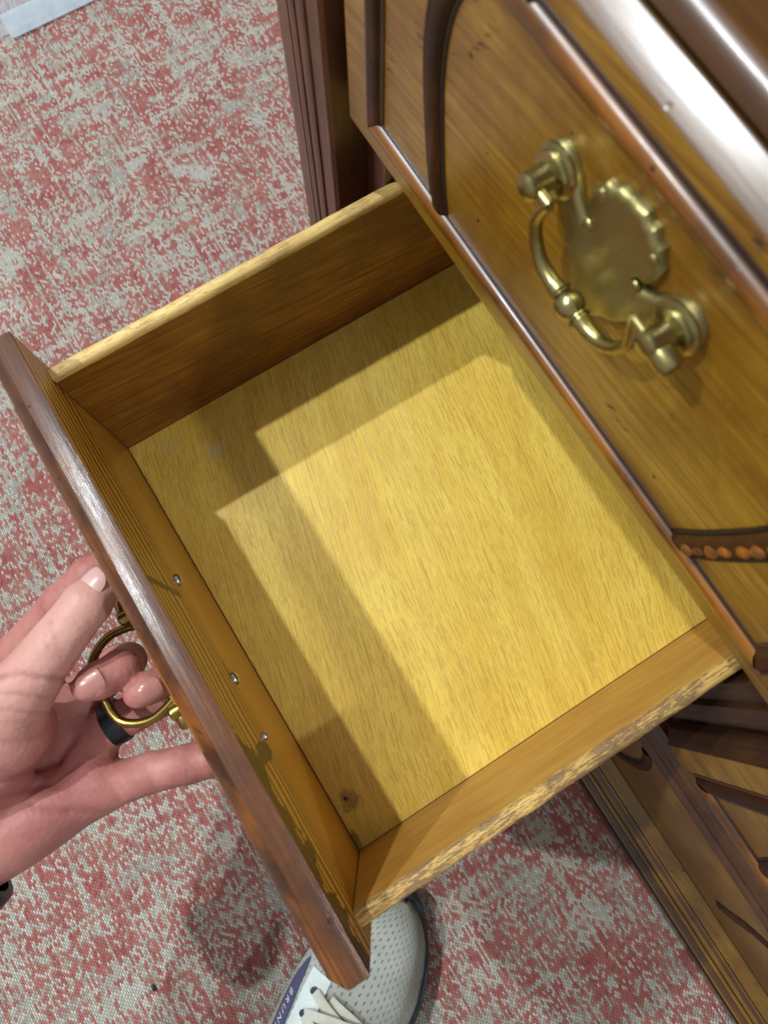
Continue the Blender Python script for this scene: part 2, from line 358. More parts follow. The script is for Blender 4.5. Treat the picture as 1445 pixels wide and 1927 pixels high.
def skin_mat():
    k = NT('skin'); n = k.noise(k.P, 2.2, 4, .6); n2 = k.noise(k.P, 7, 4, .6)
    x, y, z = k.sep(k.P)
    col = k.mix(k.mr(n, .35, .65), lin(200, 142, 130), lin(176, 110, 102))
    col = k.mix(k.mr(n2, .45, .75, 0, .4), col, lin(160, 82, 74))
    col = k.mix(k.mr(k.noise(k.vm('MULTIPLY', k.P, (1, 1, .6)), 3.1, 5, .7), .5, .64, 0, .35), col, lin(140, 70, 66))
    col = k.mix(k.mr(z, .9, 1.15, 0, .5), col, lin(224, 176, 162))  # paler towards the top: light on the thumb put into the colour
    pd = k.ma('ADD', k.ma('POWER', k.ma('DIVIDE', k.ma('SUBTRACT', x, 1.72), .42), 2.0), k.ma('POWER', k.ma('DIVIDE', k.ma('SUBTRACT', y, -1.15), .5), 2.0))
    col = k.mix(k.ma('MULTIPLY', k.mr(k.ma('ADD', pd, k.ma('MULTIPLY', n2, .8)), .5, 1.5, .6, 0, True), k.mr(z, .8, .95, 1, 0)), col, lin(152, 82, 78))  # redder palm, with its shade painted into the skin colour
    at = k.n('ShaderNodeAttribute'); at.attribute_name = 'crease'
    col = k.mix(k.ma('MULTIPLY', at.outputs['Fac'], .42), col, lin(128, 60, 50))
    f = k.noise(k.P, 38, 5, .8); v = k.vor(k.vm('MULTIPLY', k.P, (1, 1, 1)), 30)
    ln = k.noise(k.vm('MULTIPLY', k.P, (5, 40, 10)), 1, 3)
    h = k.ma('ADD', k.ma('MULTIPLY', f, .4), k.ma('ADD', k.ma('MULTIPLY', v, .5), k.ma('MULTIPLY', ln, .5)))
    k.b.inputs['Subsurface Weight'].default_value = .25; k.b.inputs['Subsurface Radius'].default_value = (1, .35, .2)
    k.b.inputs['Subsurface Scale'].default_value = .004
    return k.fin(col, k.mr(n2, .3, .7, .46, .64), k.bump(h, .6, .0007), spec=.45)
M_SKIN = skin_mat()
M_NAIL = NT('nail'); M_NAIL = M_NAIL.fin(lin(180, 122, 112), .3, coat=.3)
M_NAILT = NT('pale_nail'); M_NAILT = M_NAILT.fin(lin(214, 172, 164), .28, coat=.4)
k = NT('black_silicone'); M_BLACK = k.fin(lin(16, 20, 28), .38, k.bump(k.noise(k.P, 30, 3), .1))

def shoe_mats():
    k = NT('perforated_shoe_leather'); uv = k.n('ShaderNodeUVMap'); u, v, _ = k.sep(uv.outputs[0])   # decimetres along / across
    pu, pv = .060, .046
    row = k.ma('FLOOR', k.ma('DIVIDE', v, pv)); us = k.ma('ADD', k.ma('DIVIDE', u, pu), k.ma('MULTIPLY', k.ma('MODULO', k.ma('ABSOLUTE', row), 2), .5))
    fu = k.ma('SUBTRACT', k.ma('FRACT', us), .5); fv = k.ma('SUBTRACT', k.ma('FRACT', k.ma('DIVIDE', v, pv)), .5)
    su = k.ma('ADD', fu, k.ma('MULTIPLY', fv, .5))
    dash = k.ma('MULTIPLY', k.mr(k.ma('ABSOLUTE', su), .24, .16), k.mr(k.ma('ABSOLUTE', fv), .13, .06))
    n = k.noise(k.P, 3, 4); col = k.mix(k.mr(n, .35, .65), lin(172, 176, 168), lin(154, 158, 148))
    col = k.mix(k.mr(k.noise(k.P, 9, 4), .5, .7, 0, .4), col, lin(140, 140, 126))
    gr = k.noise(k.P, 60, 3)
    m1 = k.fin(k.mix(k.ma('MULTIPLY', dash, .75), col, lin(60, 60, 56)), .6, k.bump(k.ma('SUBTRACT', k.ma('MULTIPLY', gr, .3), dash), .6, .0008))
    k = NT('smooth_shoe_leather'); m2 = k.fin(k.mix(k.mr(k.noise(k.P, 4, 4), .4, .65), lin(206, 218, 216), lin(188, 198, 194)), .42, k.bump(k.noise(k.P, 40, 4), .25))
    k = NT('shoe_lace'); l = k.noise(k.vm('MULTIPLY', k.P, (1, 1, 1)), 70, 2); m3 = k.fin(k.mix(k.mr(k.noise(k.P, 5, 4), .4, .65), lin(196, 196, 182), lin(176, 174, 156)), .7, k.bump(l, .5, .0006))
    k = NT('shoe_sole_rubber'); m4 = k.fin(k.mix(k.mr(k.noise(k.P, 5, 4), .4, .65), lin(38, 56, 64), lin(26, 38, 44)), .55, k.bump(k.noise(k.P, 20, 3), .3))
    k = NT('badge_blue_grey'); m5 = k.fin(lin(72, 76, 104), .4)
    k = NT('badge_print'); m6 = k.fin(lin(206, 212, 222), .5)
    return m1, m2, m3, m4, m5, m6
M_SH1, M_SH2, M_LACE, M_SOLE, M_BADGE, M_PRINT = shoe_mats()
k = NT('clear_plastic'); k.b.inputs['Transmission Weight'].default_value = .0
M_FILM = k.fin(k.mix(k.mr(k.noise(k.P, 5, 4), .35, .7), lin(222, 232, 238), lin(196, 214, 226)), .22, k.bump(k.noise(k.P, 6, 5), .3, .001)); k.b.inputs['Alpha'].default_value = .40
k = NT('clear_plastic_thin'); M_FILM2 = k.fin(lin(215, 215, 225), .3, k.bump(k.noise(k.P, 5, 4), .3, .001)); k.b.inputs['Alpha'].default_value = .22

# ------------------------------------------------------------------ the setting: carpet
FL = -2.2
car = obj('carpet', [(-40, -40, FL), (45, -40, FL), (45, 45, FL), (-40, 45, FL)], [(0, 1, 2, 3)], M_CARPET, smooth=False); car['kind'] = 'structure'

# ------------------------------------------------------------------ cabinet
FY = 2.093
cab = thing('cabinet', 'antique brown pine cabinet with moulded corner post and plinth standing on the carpet', 'cabinet', (3.2, 2.1, FL))
PX0, PX1 = -.80, -.28
post = [(-.80, 1.95), (-.795, 1.915), (-.66, 1.90), (-.645, 1.90), (-.64, 1.955), (-.625, 1.955), (-.62, 1.895), (-.56, 1.875), (-.53, 1.88), (-.525, 1.90),
        (-.52, 1.885), (-.44, 1.872), (-.425, 1.878), (-.42, 1.90), (-.41, 1.885), (-.30, 1.885), (-.28, 1.905), (-.28, 2.6), (-.80, 2.6)]
prism('corner_post', post, -1.70, 3.40, M_CASE, cab, axis='z')
prism('corner_post', [(6.64 - (x + .0), y) for x, y in post], -1.70, 3.40, M_CASE, cab, axis='z')
box('stile', (-.277, FY, -1.70), (-.08, FY+.22, 3.40), M_CASE, cab)
box('stile', (3.12, FY, -1.70), (3.46, FY+.22, 3.40), M_CASE_SHADED, cab)
prism('stile_moulding', [(3.225, FY-.002), (3.235, 2.05), (3.29, 2.035), (3.345, 2.05), (3.355, FY-.002)], -.3, 3.37, M_CASE_SHADED, cab, axis='z')
box('stile', (6.64, FY, -1.70), (6.917, FY+.22, 3.40), M_CASE, cab)
for c in (0, 3.54):
    box('rail', (c-.078, FY+.003, 1.52), (c+3.117, FY+.21, 1.70), M_CASEX, cab)
    box('rail', (c-.078, FY+.003, 3.28), (c+3.117, FY+.21, 3.40), M_CASEX, cab)
    box('rail', (c-.078, FY+.003, -.30), (c+3.117, FY+.21, -.06), M_CASEX, cab)
# middle moulding under the drawers, base panel, plinth
prism('waist_moulding', [(2.09, -.055), (2.0, -.055), (1.985, -.075), (2.03, -.09), (2.035, -.16), (1.99, -.19), (1.955, -.24), (1.955, -.33), (1.925, -.345), (1.915, -.375), (1.93, -.40), (2.09, -.40)], -.275, 6.915, M_CASEX, cab)
box('groove_line', (-.27, 1.936, -.45), (6.91, 2.09, -.402), M_DARK, cab, w=0)
for c in (0, 3.54):
    box('base_panel', (c-.26, 1.945, -1.66), (c+3.27, 2.08, -.452), M_PANEL, cab, w=.02)
box('groove_line', (-.27, 1.948, -1.70), (6.91, 2.09, -1.661), M_DARK, cab, w=0)
prism('plinth', [(2.6, -1.702), (1.95, -1.702), (1.93, -1.715), (1.86, -1.80), (1.845, -1.815), (1.85, -1.835), (1.83, -1.85), (1.80, -1.86), (1.775, -1.89), (1.77, -1.93), (1.745, -1.945),
                 (1.74, -1.97), (1.75, -1.985), (1.70, -2.0), (1.675, -2.03), (1.67, FL+.002), (2.6, FL+.002)], -.84, 7.48, [M_GOLD, M_CASEX, M_DARK], cab,
      pick=lambda n: 0 if (n[1] < -.5 and n[2] > .5) else 1)
LIP = [1, 1, 1, 1, 0, 0, 0, 0, 0, 0, 1, 1, 1, 1]
for ya, yb_, za, zb_ in ((1.842, 1.90, -1.838, -1.812), (1.768, 1.80, -1.934, -1.90), (1.742, 1.80, -1.99, -1.966), (1.672, 1.70, -2.036, -2.012)):
    box('groove_line', (-.842, ya, za), (7.482, yb_, zb_), M_DARK, cab, w=0)
def strip(path, hw, hh, nrm=(0, -1, 0), closed=False):
    """half round moulding with thin lips swept along a path on a plane"""
    P = [Vector(p) for p in path]; n = len(P); N = Vector(nrm)
    prof = [(-1.34, -.003), (-1.30, .008), (-1.02, .008), (-.98, .0), (-.93, .35), (-.7, .75), (-.4, .95), (0, 1), (.4, .95), (.7, .75), (.93, .35), (.98, .0), (1.02, .008), (1.30, .008), (1.34, -.003)]
    v, f = [], []; m = len(prof)
    for i, p in enumerate(P):
        if closed: t0 = (p - P[i-1]).normalized(); t1 = (P[(i+1) % n] - p).normalized()
        else: t0 = (p - P[max(i-1, 0)]); t1 = (P[min(i+1, n-1)] - p); t0 = (t0 if t0.length else t1).normalized(); t1 = (t1 if t1.length else t0).normalized()
        t = (t0+t1).normalized(); s = t.cross(N); k = 1/max(.4, t.dot(t0))
        for a, h in prof:
            hgt = (h*hh if h > .01 else (.006 if h > 0 else -.004))
            v.append(tuple(p + s*a*hw*k + N*hgt))
    for i in range(n if closed else n-1):
        j = (i+1) % n
        for q in range(m-1): f.append((i*m+q, i*m+q+1, j*m+q+1, j*m+q))
    return v, f
for cx in (3.54+.35, 3.54+2.66, .35, 2.66):
    sg = 1 if cx in (.35, 3.89) else -1
    pts = smooth_path([(cx-.30*sg, 1.944, -.50), (cx-.22*sg, 1.944, -.62), (cx-.16*sg, 1.944, -.8), (cx-.15*sg, 1.944, -1.05), (cx-.2*sg, 1.944, -1.35), (cx-.28*sg, 1.944, -1.6)], 6)
    v, f = strip(pts, .035, .018); obj('scroll_moulding', v, f, [M_BEADV, M_DARK], cab, slots=LIP*(len(f)//14))
for cx in (5.12, 1.58):
    pts = smooth_path([(cx-.12, 1.944, -1.30), (cx-.10, 1.944, -1.18), (cx-.09, 1.944, -1.0), (cx-.08, 1.944, -.85), (cx, 1.944, -.62), (cx+.2, 1.944, -.50)], 6)
    v, f = strip(pts, .04, .018); obj('scroll_moulding', v, f, [M_BEADV, M_DARK], cab, slots=LIP*(len(f)//14))
# top board with round nose
nose = [(1.985+.055*(1-math.cos(a)), 3.445+.055*math.sin(a)) for a in [math.radians(t) for t in range(0, 91, 10)]]
prism('top_board', [(2.05, 3.405), (2.0, 3.405), (1.985, 3.42)] + nose + [(6.2, 3.50), (6.2, 3.405)], -.95, 7.6, [M_DRTOP, M_DRTOP2], cab, pick=lambda n: 1 if n[2] > .985 else 0)
# case
box('case_side', (-.79, 2.602, FL+.01), (-.60, 6.1, 3.40), M_CASE, cab)
box('case_side', (7.24, 2.602, FL+.01), (7.43, 6.1, 3.40), M_CASE, cab)
box('case_back', (-.59, 6.0, FL+.01), (7.23, 6.09, 3.40), M_INSIDE, cab)
box('divider', (3.19, FY+.225, -1.7), (3.39, 5.99, 3.40), M_INSIDE, cab)
for z in (-.30, 1.56):
    for c in (0, 3.54): box('dust_board', (c-.34, FY+.225, z), (c+3.18, 5.99, z+.10), M_INSIDE, cab)

# ------------------------------------------------------------------ drawer fronts and handles
def build_front(root, x0, x1, z0, z1, yb, mats, rear):
    """raised front: square back slab + chamfered face; yb = its rear face, it comes forward to yb-.166"""
    tf, tc = (.103, .063) if rear else (.080, .086); tz = .063 if rear else .066; yf = yb - tf - tc
    v = [(x0,yb,z0),(x1,yb,z0),(x1,yb,z1),(x0,yb,z1),(x0,yb-tf,z0),(x1,yb-tf,z0),(x1,yb-tf,z1),(x0,yb-tf,z1),
         (x0+tz,yf,z0+tz),(x1-tz,yf,z0+tz),(x1-tz,yf,z1-tz),(x0+tz,yf,z1-tz)]
    f = [(0,1,2,3),(0,4,5,1),(1,5,6,2),(2,6,7,3),(3,7,4,0),(4,8,9,5),(5,9,10,6),(6,10,11,7),(7,11,8,4),(8,11,10,9)]
    v, f, n = bevelled(v, f, w=.007)
    sl = []
    for q in n:
        if q[1] > .8: sl.append(0)
        elif q[1] < -.93: sl.append(3)
        elif q[1] < -.3: sl.append(2)
        else: sl.append(1)
    fr = obj('front', v, f, mats, root, slots=sl)
    a = .26; A, B, C, D = x0+.305, x1-.305, z0+a, z1-.194
    yy = yf - .001
    for p, q, m in (((A, C), (B, C), M_BEAD), ((B, C), (B, D), M_BEADV), ((B, D), (A, D), M_BEAD), ((A, D), (A, C), M_BEADV)):
        v, f = strip([(p[0], yy, p[1]), ((p[0]+q[0])/2, yy, (p[1]+q[1])/2), (q[0], yy, q[1])], .044 if m is M_BEAD else .052, .034 if m is M_BEAD else .026)
        # mitre the ends
        L = Vector((q[0]-p[0], 0, q[1]-p[1])).normalized(); m_ = 15
        ctr = [Vector((p[0], yy, p[1])), Vector((q[0], yy, q[1]))]
        vv = [Vector(t) for t in v]
        for j in range(m_):
            for e, base in ((0, 0), (1, 2*m_)):
                d = vv[base+j] - ctr[e]; s = d.x*(-L.z) + d.z*L.x     # offset to the left of travel (towards the inside)
                vv[base+j] += L*s*(1 if e == 0 else -1)
        obj('bead', vv, f, [m, M_LIP], fr, slots=LIP*(len(f)//14))
    H = z1 - z0; sc = (H-.45)/1.24
    for sg in (1, -1):
        base = [(.84, .30), (.78, .50), (.72, .80), (.70, 1.0), (.715, 1.18), (.765, 1.32), (.84, 1.41), (.95, 1.47), (1.12, 1.495)]
        pts = smooth_path([((x0+x if sg > 0 else x1-x), yy, z0+.28+(z-.30)*((D-C)/1.19)) for x, z in base], 5)
        v, f = strip(pts, .050, .024); obj('arch_bead', v, f, [M_BEADV, M_DARK], fr, slots=LIP*(len(f)//14))
        if sg < 0:
            Q_ = [Vector((p_.x+.014, p_.y-.014, p_.z)) for p_ in smooth_path(pts[2:32], 5)]
            B_ = [tube(Q_, [.020+.009*math.sin(i_*.85)+.005*math.sin(i_*.37+1) for i_ in range(len(Q_))], 10, flat=.9, up=(0, -1, 0))]
            vb, fb = join(*B_); obj('carved_beading', vb, fb, M_CHAM, fr)
    return fr
def build_handle(root, xc, zc, yf, drop, hang, sp=.30, mat=None, platem=None, fingers=False):
    mat = mat or M_BRASS; platem = platem or M_BRASSP
    half = [(0,.185),(.035,.195),(.062,.174),(.088,.178),(.112,.150),(.142,.146),(.158,.108),(.184,.088),(.180,.03),(.165,-.005),(.135,-.01),(.118,-.035),(.125,-.055),(.155,-.045),(.19,-.005),(.22,.035),
            (.245,.06),(.28,.085),(.32,.09),(.36,.065),(.385,.02),(.38,-.03),(.35,-.065),(.30,-.08),(.27,-.085),(.24,-.10),(.215,-.13),(.198,-.17),(.182,-.21),(.16,-.25),(.13,-.285),(.095,-.305),(.07,-.34),(.045,-.36),(.03,-.385),(0,-.40)]
    half = [(x*.88 if x < .19 else x, z) for x, z in half]
    out = half + [(-x, z) for x, z in half[-2:0:-1]]
    bm = bmesh.new(); n = len(out)
    f0 = bm.faces.new([bm.verts.new((xc+x, yf-.002, zc+z)) for x, z in out])
    r = bmesh.ops.extrude_face_region(bm, geom=[f0]); vs = [e for e in r['geom'] if isinstance(e, bmesh.types.BMVert)]
    for q in vs: q.co.y -= .022
    top = [e for e in r['geom'] if isinstance(e, bmesh.types.BMFace)]
    i_ = bmesh.ops.inset_region(bm, faces=top, thickness=.010, depth=.0)
    for f in bm.faces:
        pass
    for fce in top:
        for q in fce.verts: q.co.y -= .014
    i2 = bmesh.ops.inset_region(bm, faces=top, thickness=.016, depth=0)
    for fce in top:
        for q in fce.verts: q.co.y -= .002
    bmesh.ops.triangulate(bm, faces=[f for f in bm.faces if len(f.verts) > 4])
    bm.verts.index_update(); v = [tuple(q.co) for q in bm.verts]; f = [[q.index for q in fc.verts] for fc in bm.faces]; bm.free()
    h = obj('handle', v, f, platem, root, angle=50)
    # small raised volutes on the plate
    for x, z in ((.12, -.045), (-.12, -.045), (.12, .10), (-.12, .10)):
        v, f = ball((xc+x, yf-.034, zc+z), .022, 8, (1, .6, 1)); obj('volute', v, f, mat, h)
    for s in (-1, 1):
        px = xc + s*sp; L_ = .189 if fingers else .135
        v, f = lathe([(0, .088), (.012, .09), (.02, .078), (.024, .07), (.03, .075), (.038, .072), (.043, .055), (.046, .045), (L_-.06, .042), (L_-.03, .045), (L_-.015, .044), (L_-.004, .034), (L_, .018), (L_+.002, .002)], (px, yf-.028, zc), (0, -1, 0), 28)
        obj('post', v, f, mat, h)
    yp = yf - .028 - (.135 if fingers else .095)
    R = []
    prof = [(-.93, 0), (-1.0, .2), (-1.03, .42), (-.93, .66), (-.72, .86), (-.45, .93), (-.2, .93), (0, .93), (.2, .93), (.45, .93), (.72, .86), (.93, .66), (1.03, .42), (1.0, .2), (.93, 0)]
    D = Vector(hang).normalized()*drop
    wd = sp - .065 if not fingers else sp - .045
    path = smooth_path([Vector((xc + a*(wd), yp, zc)) + D*b for a, b in prof], 5)
    n = len(path)
    for i in range(n):
        t = abs(i/(n-1)*2-1)
        r = .021 + .016*math.exp(-(t/.35)**2) if not fingers else .024 + .004*math.exp(-(t/.4)**2)
        if not fingers:
            d = abs(i-(n-1)/2)
            if d < 2: r = .048
            elif 2 <= d < 3: r = .028
            elif 3 <= d < 4: r = .040
            elif 4 <= d < 5: r = .030
        R.append(r)
    if not fingers:
        # denser samples round the centre ball
        q = []; rr = []
        c = path[(n-1)//2]; dx = Vector((1, 0, 0))
        for i, p in enumerate(path):
            if abs(i-(n-1)/2) < 5: continue
            if abs(i-(n-1)/2) == 5 and i < n/2:
                q.append(p); rr.append(.034)
                for t, r in ((-.062, .036), (-.056, .041), (-.050, .036), (-.046, .027), (-.04, .030), (-.03, .042), (-.015, .049), (0, .051), (.015, .049), (.03, .042), (.04, .030), (.046, .027), (.05, .036), (.056, .041), (.062, .036)):
                    q.append(c+dx*t); rr.append(r)
                continue
            q.append(p); rr.append(R[i])
        path, R = q, rr
    v, f = tube(path, R, 18); obj('bail', v, f, mat, h)
    for s in (-1, 1):                                  # pivot pin through the post with a round end knob
        a = xc + s*(sp-.09)
        e = .12 if (fingers or s > 0) else .06
        v, f = lathe([(0, .005), (.004, .020), (.05, .019), (e-.02, .020), (e, .03), (e+.006, .040), (e+.05, .042), (e+.068, .036), (e+.075, .022), (e+.077, .004)] if e > .1 else [(0, .005), (.004, .020), (.10, .019), (.13, .018), (.134, .004)], (a, yp, zc), (s, 0, 0), 20)
        obj('pivot_pin', v, f, mat, h)
    return h

# closed drawers of the top row
G = 'drawers of the pine cabinet'
d1 = thing('drawer', 'closed honey pine drawer with brass bail handle, directly above the opened drawer', 'drawer', (1.5, 2.09, 1.68), G)
build_front(d1, -.203, 3.203, 1.68, 3.374, 2.09, [M_CASEX, M_FCHAM, M_FCHAM, M_FACE], False)
build_handle(d1, 1.5, 2.88, 1.924, .29, (0, .02, -1))
d2 = copy_tree(d1); d2.location = Vector((1.5+3.54, 2.09, 1.68))*S
d2['label'] = 'closed honey pine drawer of the upper row, beyond the right of the opened drawer'
d3 = thing('drawer', 'closed brown drawer below right of the opened drawer, beside its empty opening', 'drawer', (5.04, 2.09, .06), G)
build_front(d3, 3.395, 6.70, .06, 1.53, 2.09, [M_CASEX, M_CASE_SHADED, M_CASE_SHADED, M_FACE], False)
build_handle(d3, 5.04, .95, 1.924, .30, (0, -.25, -1))

# the opened drawer
dr = thing('drawer', 'opened empty drawer with pale oak bottom, pulled out by the hand', 'drawer', (1.5, 1.5, -.05), G)
X0, X1, ZT, ZR = -.1403, 3.1628, 1.525, 1.189
fr = build_front(dr, X0, X1, -.05, ZT, 0, [M_PINE, M_TOP, M_CHAM, M_FACE], True)
YB = 3.7
pk = lambda n: 1 if n[2] > .5 else 0
def side(xa, xb, m):
    # side board with a rounded, slightly wavy rim
    n = 60; v, f, sl = [], [], []
    prof = [(0, -.04), (0, 1.150), (.06, 1.176), (.25, 1.189), (.75, 1.189), (.94, 1.176), (1, 1.150), (1, -.04)]
    for i in range(n+1):
        y = .002 + (YB-.002)*i/n; wz = .0015*math.sin(i*.9)+.001*math.sin(i*2.3+1); wx = .0012*math.sin(i*1.3)
        for t, z in prof: v.append((xa+(xb-xa)*t+(wx if 0 < t < 1 else 0), y, z+(wz if z > 1.1 else 0)))
    mm = len(prof)
    for i in range(n):
        for q in range(mm):
            f.append((i*mm+q, i*mm+(q+1) % mm, (i+1)*mm+(q+1) % mm, (i+1)*mm+q)); sl.append(1 if 1 <= q <= 5 else 0)
    f.append(tuple(range(mm))); sl.append(0); f.append(tuple(n*mm+q for q in range(mm))); sl.append(0)
    obj('side_board', v, f, m, dr, slots=sl, angle=50)
side(-.082, 0, [M_SIDE_SHADED, M_RIM1]); side(3.0, 3.082, [M_SIDE, M_RIM2])
box('bottom_board', (-.0, .001, -.04), (3.0, YB-.09, 0), M_FLOOR, dr, w=0)
box('back_board', (.001, YB-.088, -.04), (2.999, YB-.01, 1.17), M_SIDE, dr)
for x, z, q in ((1.19, .888, 1), (1.792, .856, 1), (2.128, .95, .55)):      # screw heads that hold the handle
    v, f = lathe([(0, .036*q), (.012, .035*q), (.022, .028*q), (.028, .014*q), (.029, .001)], (x, .001, z), (0, 1, 0), 16)
    obj('screw_head', v, f, M_STEEL, dr)
M_GLUE = NT('dark_joint_line'); M_GLUE = M_GLUE.fin(lin(92, 60, 20), .6)
for a_, b_ in (((.0, .003, .001), (.0, 3.6, .001)), ((3.0, .003, .001), (3.0, 3.6, .001)), ((.0, .002, .001), (3.0, .002, .001)), ((.0, .002, 0), (.0, .002, 1.17)), ((3.0, .002, 0), (3.0, .002, 1.17))):
    v, f = tube([a_, b_], .0055, 6); obj('joint_line', v, f, M_GLUE, dr)
build_handle(dr, 1.485, .80, -.167, .36, (0, -1, -.22), sp=.29, mat=M_BRASS2, platem=M_BRASS2, fingers=True)

# ------------------------------------------------------------------ hand (one continuous surface from blended round cones)
def hand():
    h = .0165; lo = np.array([.55, -3.4, -.1]); hi = np.array([2.85, -.10, 1.72])
    ax = [np.arange(lo[i], hi[i], h, dtype=np.float32) for i in range(3)]
    X, Y, Z = np.meshgrid(*ax, indexing='ij')
    def cone(a, b, ra, rb):
        a = np.array(a, np.float32); b = np.array(b, np.float32); d = b-a; L2 = float(d@d)
        t = np.clip(((X-a[0])*d[0]+(Y-a[1])*d[1]+(Z-a[2])*d[2])/L2, 0, 1)
        return np.sqrt((X-a[0]-t*d[0])**2+(Y-a[1]-t*d[1])**2+(Z-a[2]-t*d[2])**2) - (ra+(rb-ra)*t)
    def ell(c, r, rz=0):
        dx = X-c[0]; dy = Y-c[1]; dz = Z-c[2]; cs, sn = math.cos(rz), math.sin(rz); u = dx*cs+dy*sn; v = -dx*sn+dy*cs
        q = np.sqrt((u/r[0])**2+(v/r[1])**2+(dz/r[2])**2); return (q-1)*min(r)
    def smin(a, b, k):
        q = np.clip(.5+.5*(b-a)/k, 0, 1); return b*(1-q)+a*q-k*q*(1-q)
    def chain(p, r, k=.02):
        d = None
        for i in range(len(p)-1):
            c = cone(p[i], p[i+1], r[i], r[i+1]); d = c if d is None else smin(d, c, k)
        return d
    W = (1.80, -1.95, .46)
    D = cone((1.56, -1.95, .46), (1.95, -2.75, .95), .235, .265)
    D = smin(D, cone((1.82, -1.95, .46), (2.22, -2.75, .95), .22, .25), .12)
    # palm: metacarpal bodies
    for a, b, ra, rb in (((1.60, -1.85, .47), (1.06, -1.12, .42), .20, .16), ((1.68, -1.88, .45), (1.38, -1.0, .36), .20, .165),
                         ((1.78, -1.88, .45), (1.64, -.98, .36), .20, .16), ((1.84, -1.85, .46), (1.86, -1.02, .43), .19, .15)):
        D = smin(D, cone(a, b, ra, rb), .10)
    D = smin(D, ell((1.84, -1.42, .52), (.18, .42, .20), .05), .10)          # heel of the palm
    D = smin(D, cone((1.55, -1.60, .62), (1.40, -1.12, .80), .22, .225), .09)   # thenar
    D = smin(D, cone((1.20, -1.02, .40), (1.86, -.98, .47), .13, .12), .08)
    # thumb
    th = chain([(1.46, -1.32, .74), (1.295, -.93, .98), (1.18, -.62, 1.05), (1.095, -.41, 1.06), (1.05, -.285, 1.04)], [.225, .17, .128, .122, .088])
    D = smin(D, th, .08)
    # fingers as separate chains
    ix = chain([(1.02, -1.15, .44), (.985, -1.0, .52), (.925, -.62, .74), (.885, -.40, .80), (.88, -.30, .80)], [.14, .125, .105, .098, .075])
    mi = chain([(1.42, -1.05, .38), (1.315, -.60, .40), (1.36, -.50, .56)], [.14, .112, .10])
    mi = smin(mi, chain([(1.36, -.50, .56), (1.425, -.485, .80), (1.43, -.60, .875), (1.425, -.655, .885)], [.10, .104, .098, .082]), .02)
    ri = chain([(1.66, -1.02, .40), (1.61, -.77, .47), (1.635, -.42, .42), (1.62, -.36, .55)], [.135, .115, .10, .095])
    ri = smin(ri, chain([(1.62, -.36, .55), (1.60, -.33, .74), (1.59, -.42, .80), (1.588, -.475, .81)], [.092, .088, .086, .076]), .02)
    pi = chain([(1.87, -1.05, .46), (1.955, -.70, .50), (2.025, -.50, .52), (2.065, -.385, .52), (2.085, -.285, .51)], [.13, .112, .108, .102, .078])
    F = np.minimum(np.minimum(ix, mi), np.minimum(ri, pi))
    D = smin(D, F, .055)
    # creases
    C = np.zeros_like(D)
    def groove(pts, wdt, dep, vis=1.0):
        nonlocal D, C
        for i in range(len(pts)-1):
            a, b = pts[i], pts[i+1]; dx, dy = b[0]-a[0], b[1]-a[1]; t = np.clip(((X-a[0])*dx+(Y-a[1])*dy)/(dx*dx+dy*dy), 0, 1)
            dz = np.maximum(0, np.abs(Z-(a[2]+(b[2]-a[2])*t))-.18)
            g = np.exp(-((X-a[0]-t*dx)**2+(Y-a[1]-t*dy)**2+dz**2)/wdt**2).astype(np.float32)
            D = D + dep*g/(1.0); C = np.maximum(C, g*vis)
    groove([(1.12, -1.12, 1.12), (1.24, -.83, 1.16), (1.35, -.70, 1.05), (1.37, -.68, .95)], .014, .010)
    groove([(1.20, -1.12, 1.13), (1.30, -.90, 1.15), (1.39, -.80, 1.04)], .012, .006, .7)
    groove([(1.28, -1.14, 1.10), (1.36, -.95, 1.12), (1.45, -.86, 1.0)], .012, .005, .6)
    groove([(1.36, -1.30, 1.05), (1.46, -1.10, 1.02), (1.52, -.98, .92)], .012, .004, .5)
    groove([(1.10, -.58, 1.18), (1.20, -.60, 1.19), (1.28, -.63, 1.12)], .012, .006, .6)
    groove([(1.14, -.63, 1.18), (1.22, -.65, 1.18)], .010, .005, .5)
    groove([(1.50, -1.35, .82), (1.60, -1.25, .72), (1.64, -1.08, .64), (1.58, -.95, .60)], .022, .016, .9)   # life line
    groove([(1.66, -1.32, .70), (1.75, -1.12, .62), (1.72, -.98, .58)], .018, .008, .8)
    groove([(1.78, -1.25, .72), (1.90, -1.12, .66), (1.99, -1.0, .60)], .018, .009, .8)
    groove([(1.83, -.88, .60), (2.0, -.90, .60)], .013, .008, .6)
    groove([(1.90, -.68, .62), (2.05, -.70, .60)], .013, .007, .6)
    groove([(1.97, -.49, .64), (2.10, -.51, .62)], .012, .005, .5)
    # naive surface nets
    s = D < 0; nx, ny, nz = s.shape
    c = np.zeros((nx-1, ny-1, nz-1), np.int8)
    for i in (0, 1):
        for j in (0, 1):
            for q in (0, 1): c += s[i:nx-1+i, j:ny-1+j, q:nz-1+q]
    act = (c > 0) & (c < 8); idx = -np.ones(act.shape, np.int64); ids = np.argwhere(act); idx[act] = np.arange(len(ids))
    acc = np.zeros((len(ids), 3)); cnt = np.zeros(len(ids)); cor = [(i, j, q) for i in (0, 1) for j in (0, 1) for q in (0, 1)]
    for a in cor:
        for dd in range(3):
            if a[dd]: continue
            b = list(a); b[dd] = 1
            da = D[ids[:, 0]+a[0], ids[:, 1]+a[1], ids[:, 2]+a[2]]; db = D[ids[:, 0]+b[0], ids[:, 1]+b[1], ids[:, 2]+b[2]]
            m = (da < 0) != (db < 0); t = np.where(m, da/np.where(m, da-db, 1), 0)
            p = np.array(a, float)[None, :].repeat(len(ids), 0); p[:, dd] += t
            acc[m] += p[m]; cnt[m] += 1
    pos = (ids + acc/cnt[:, None])*h + lo
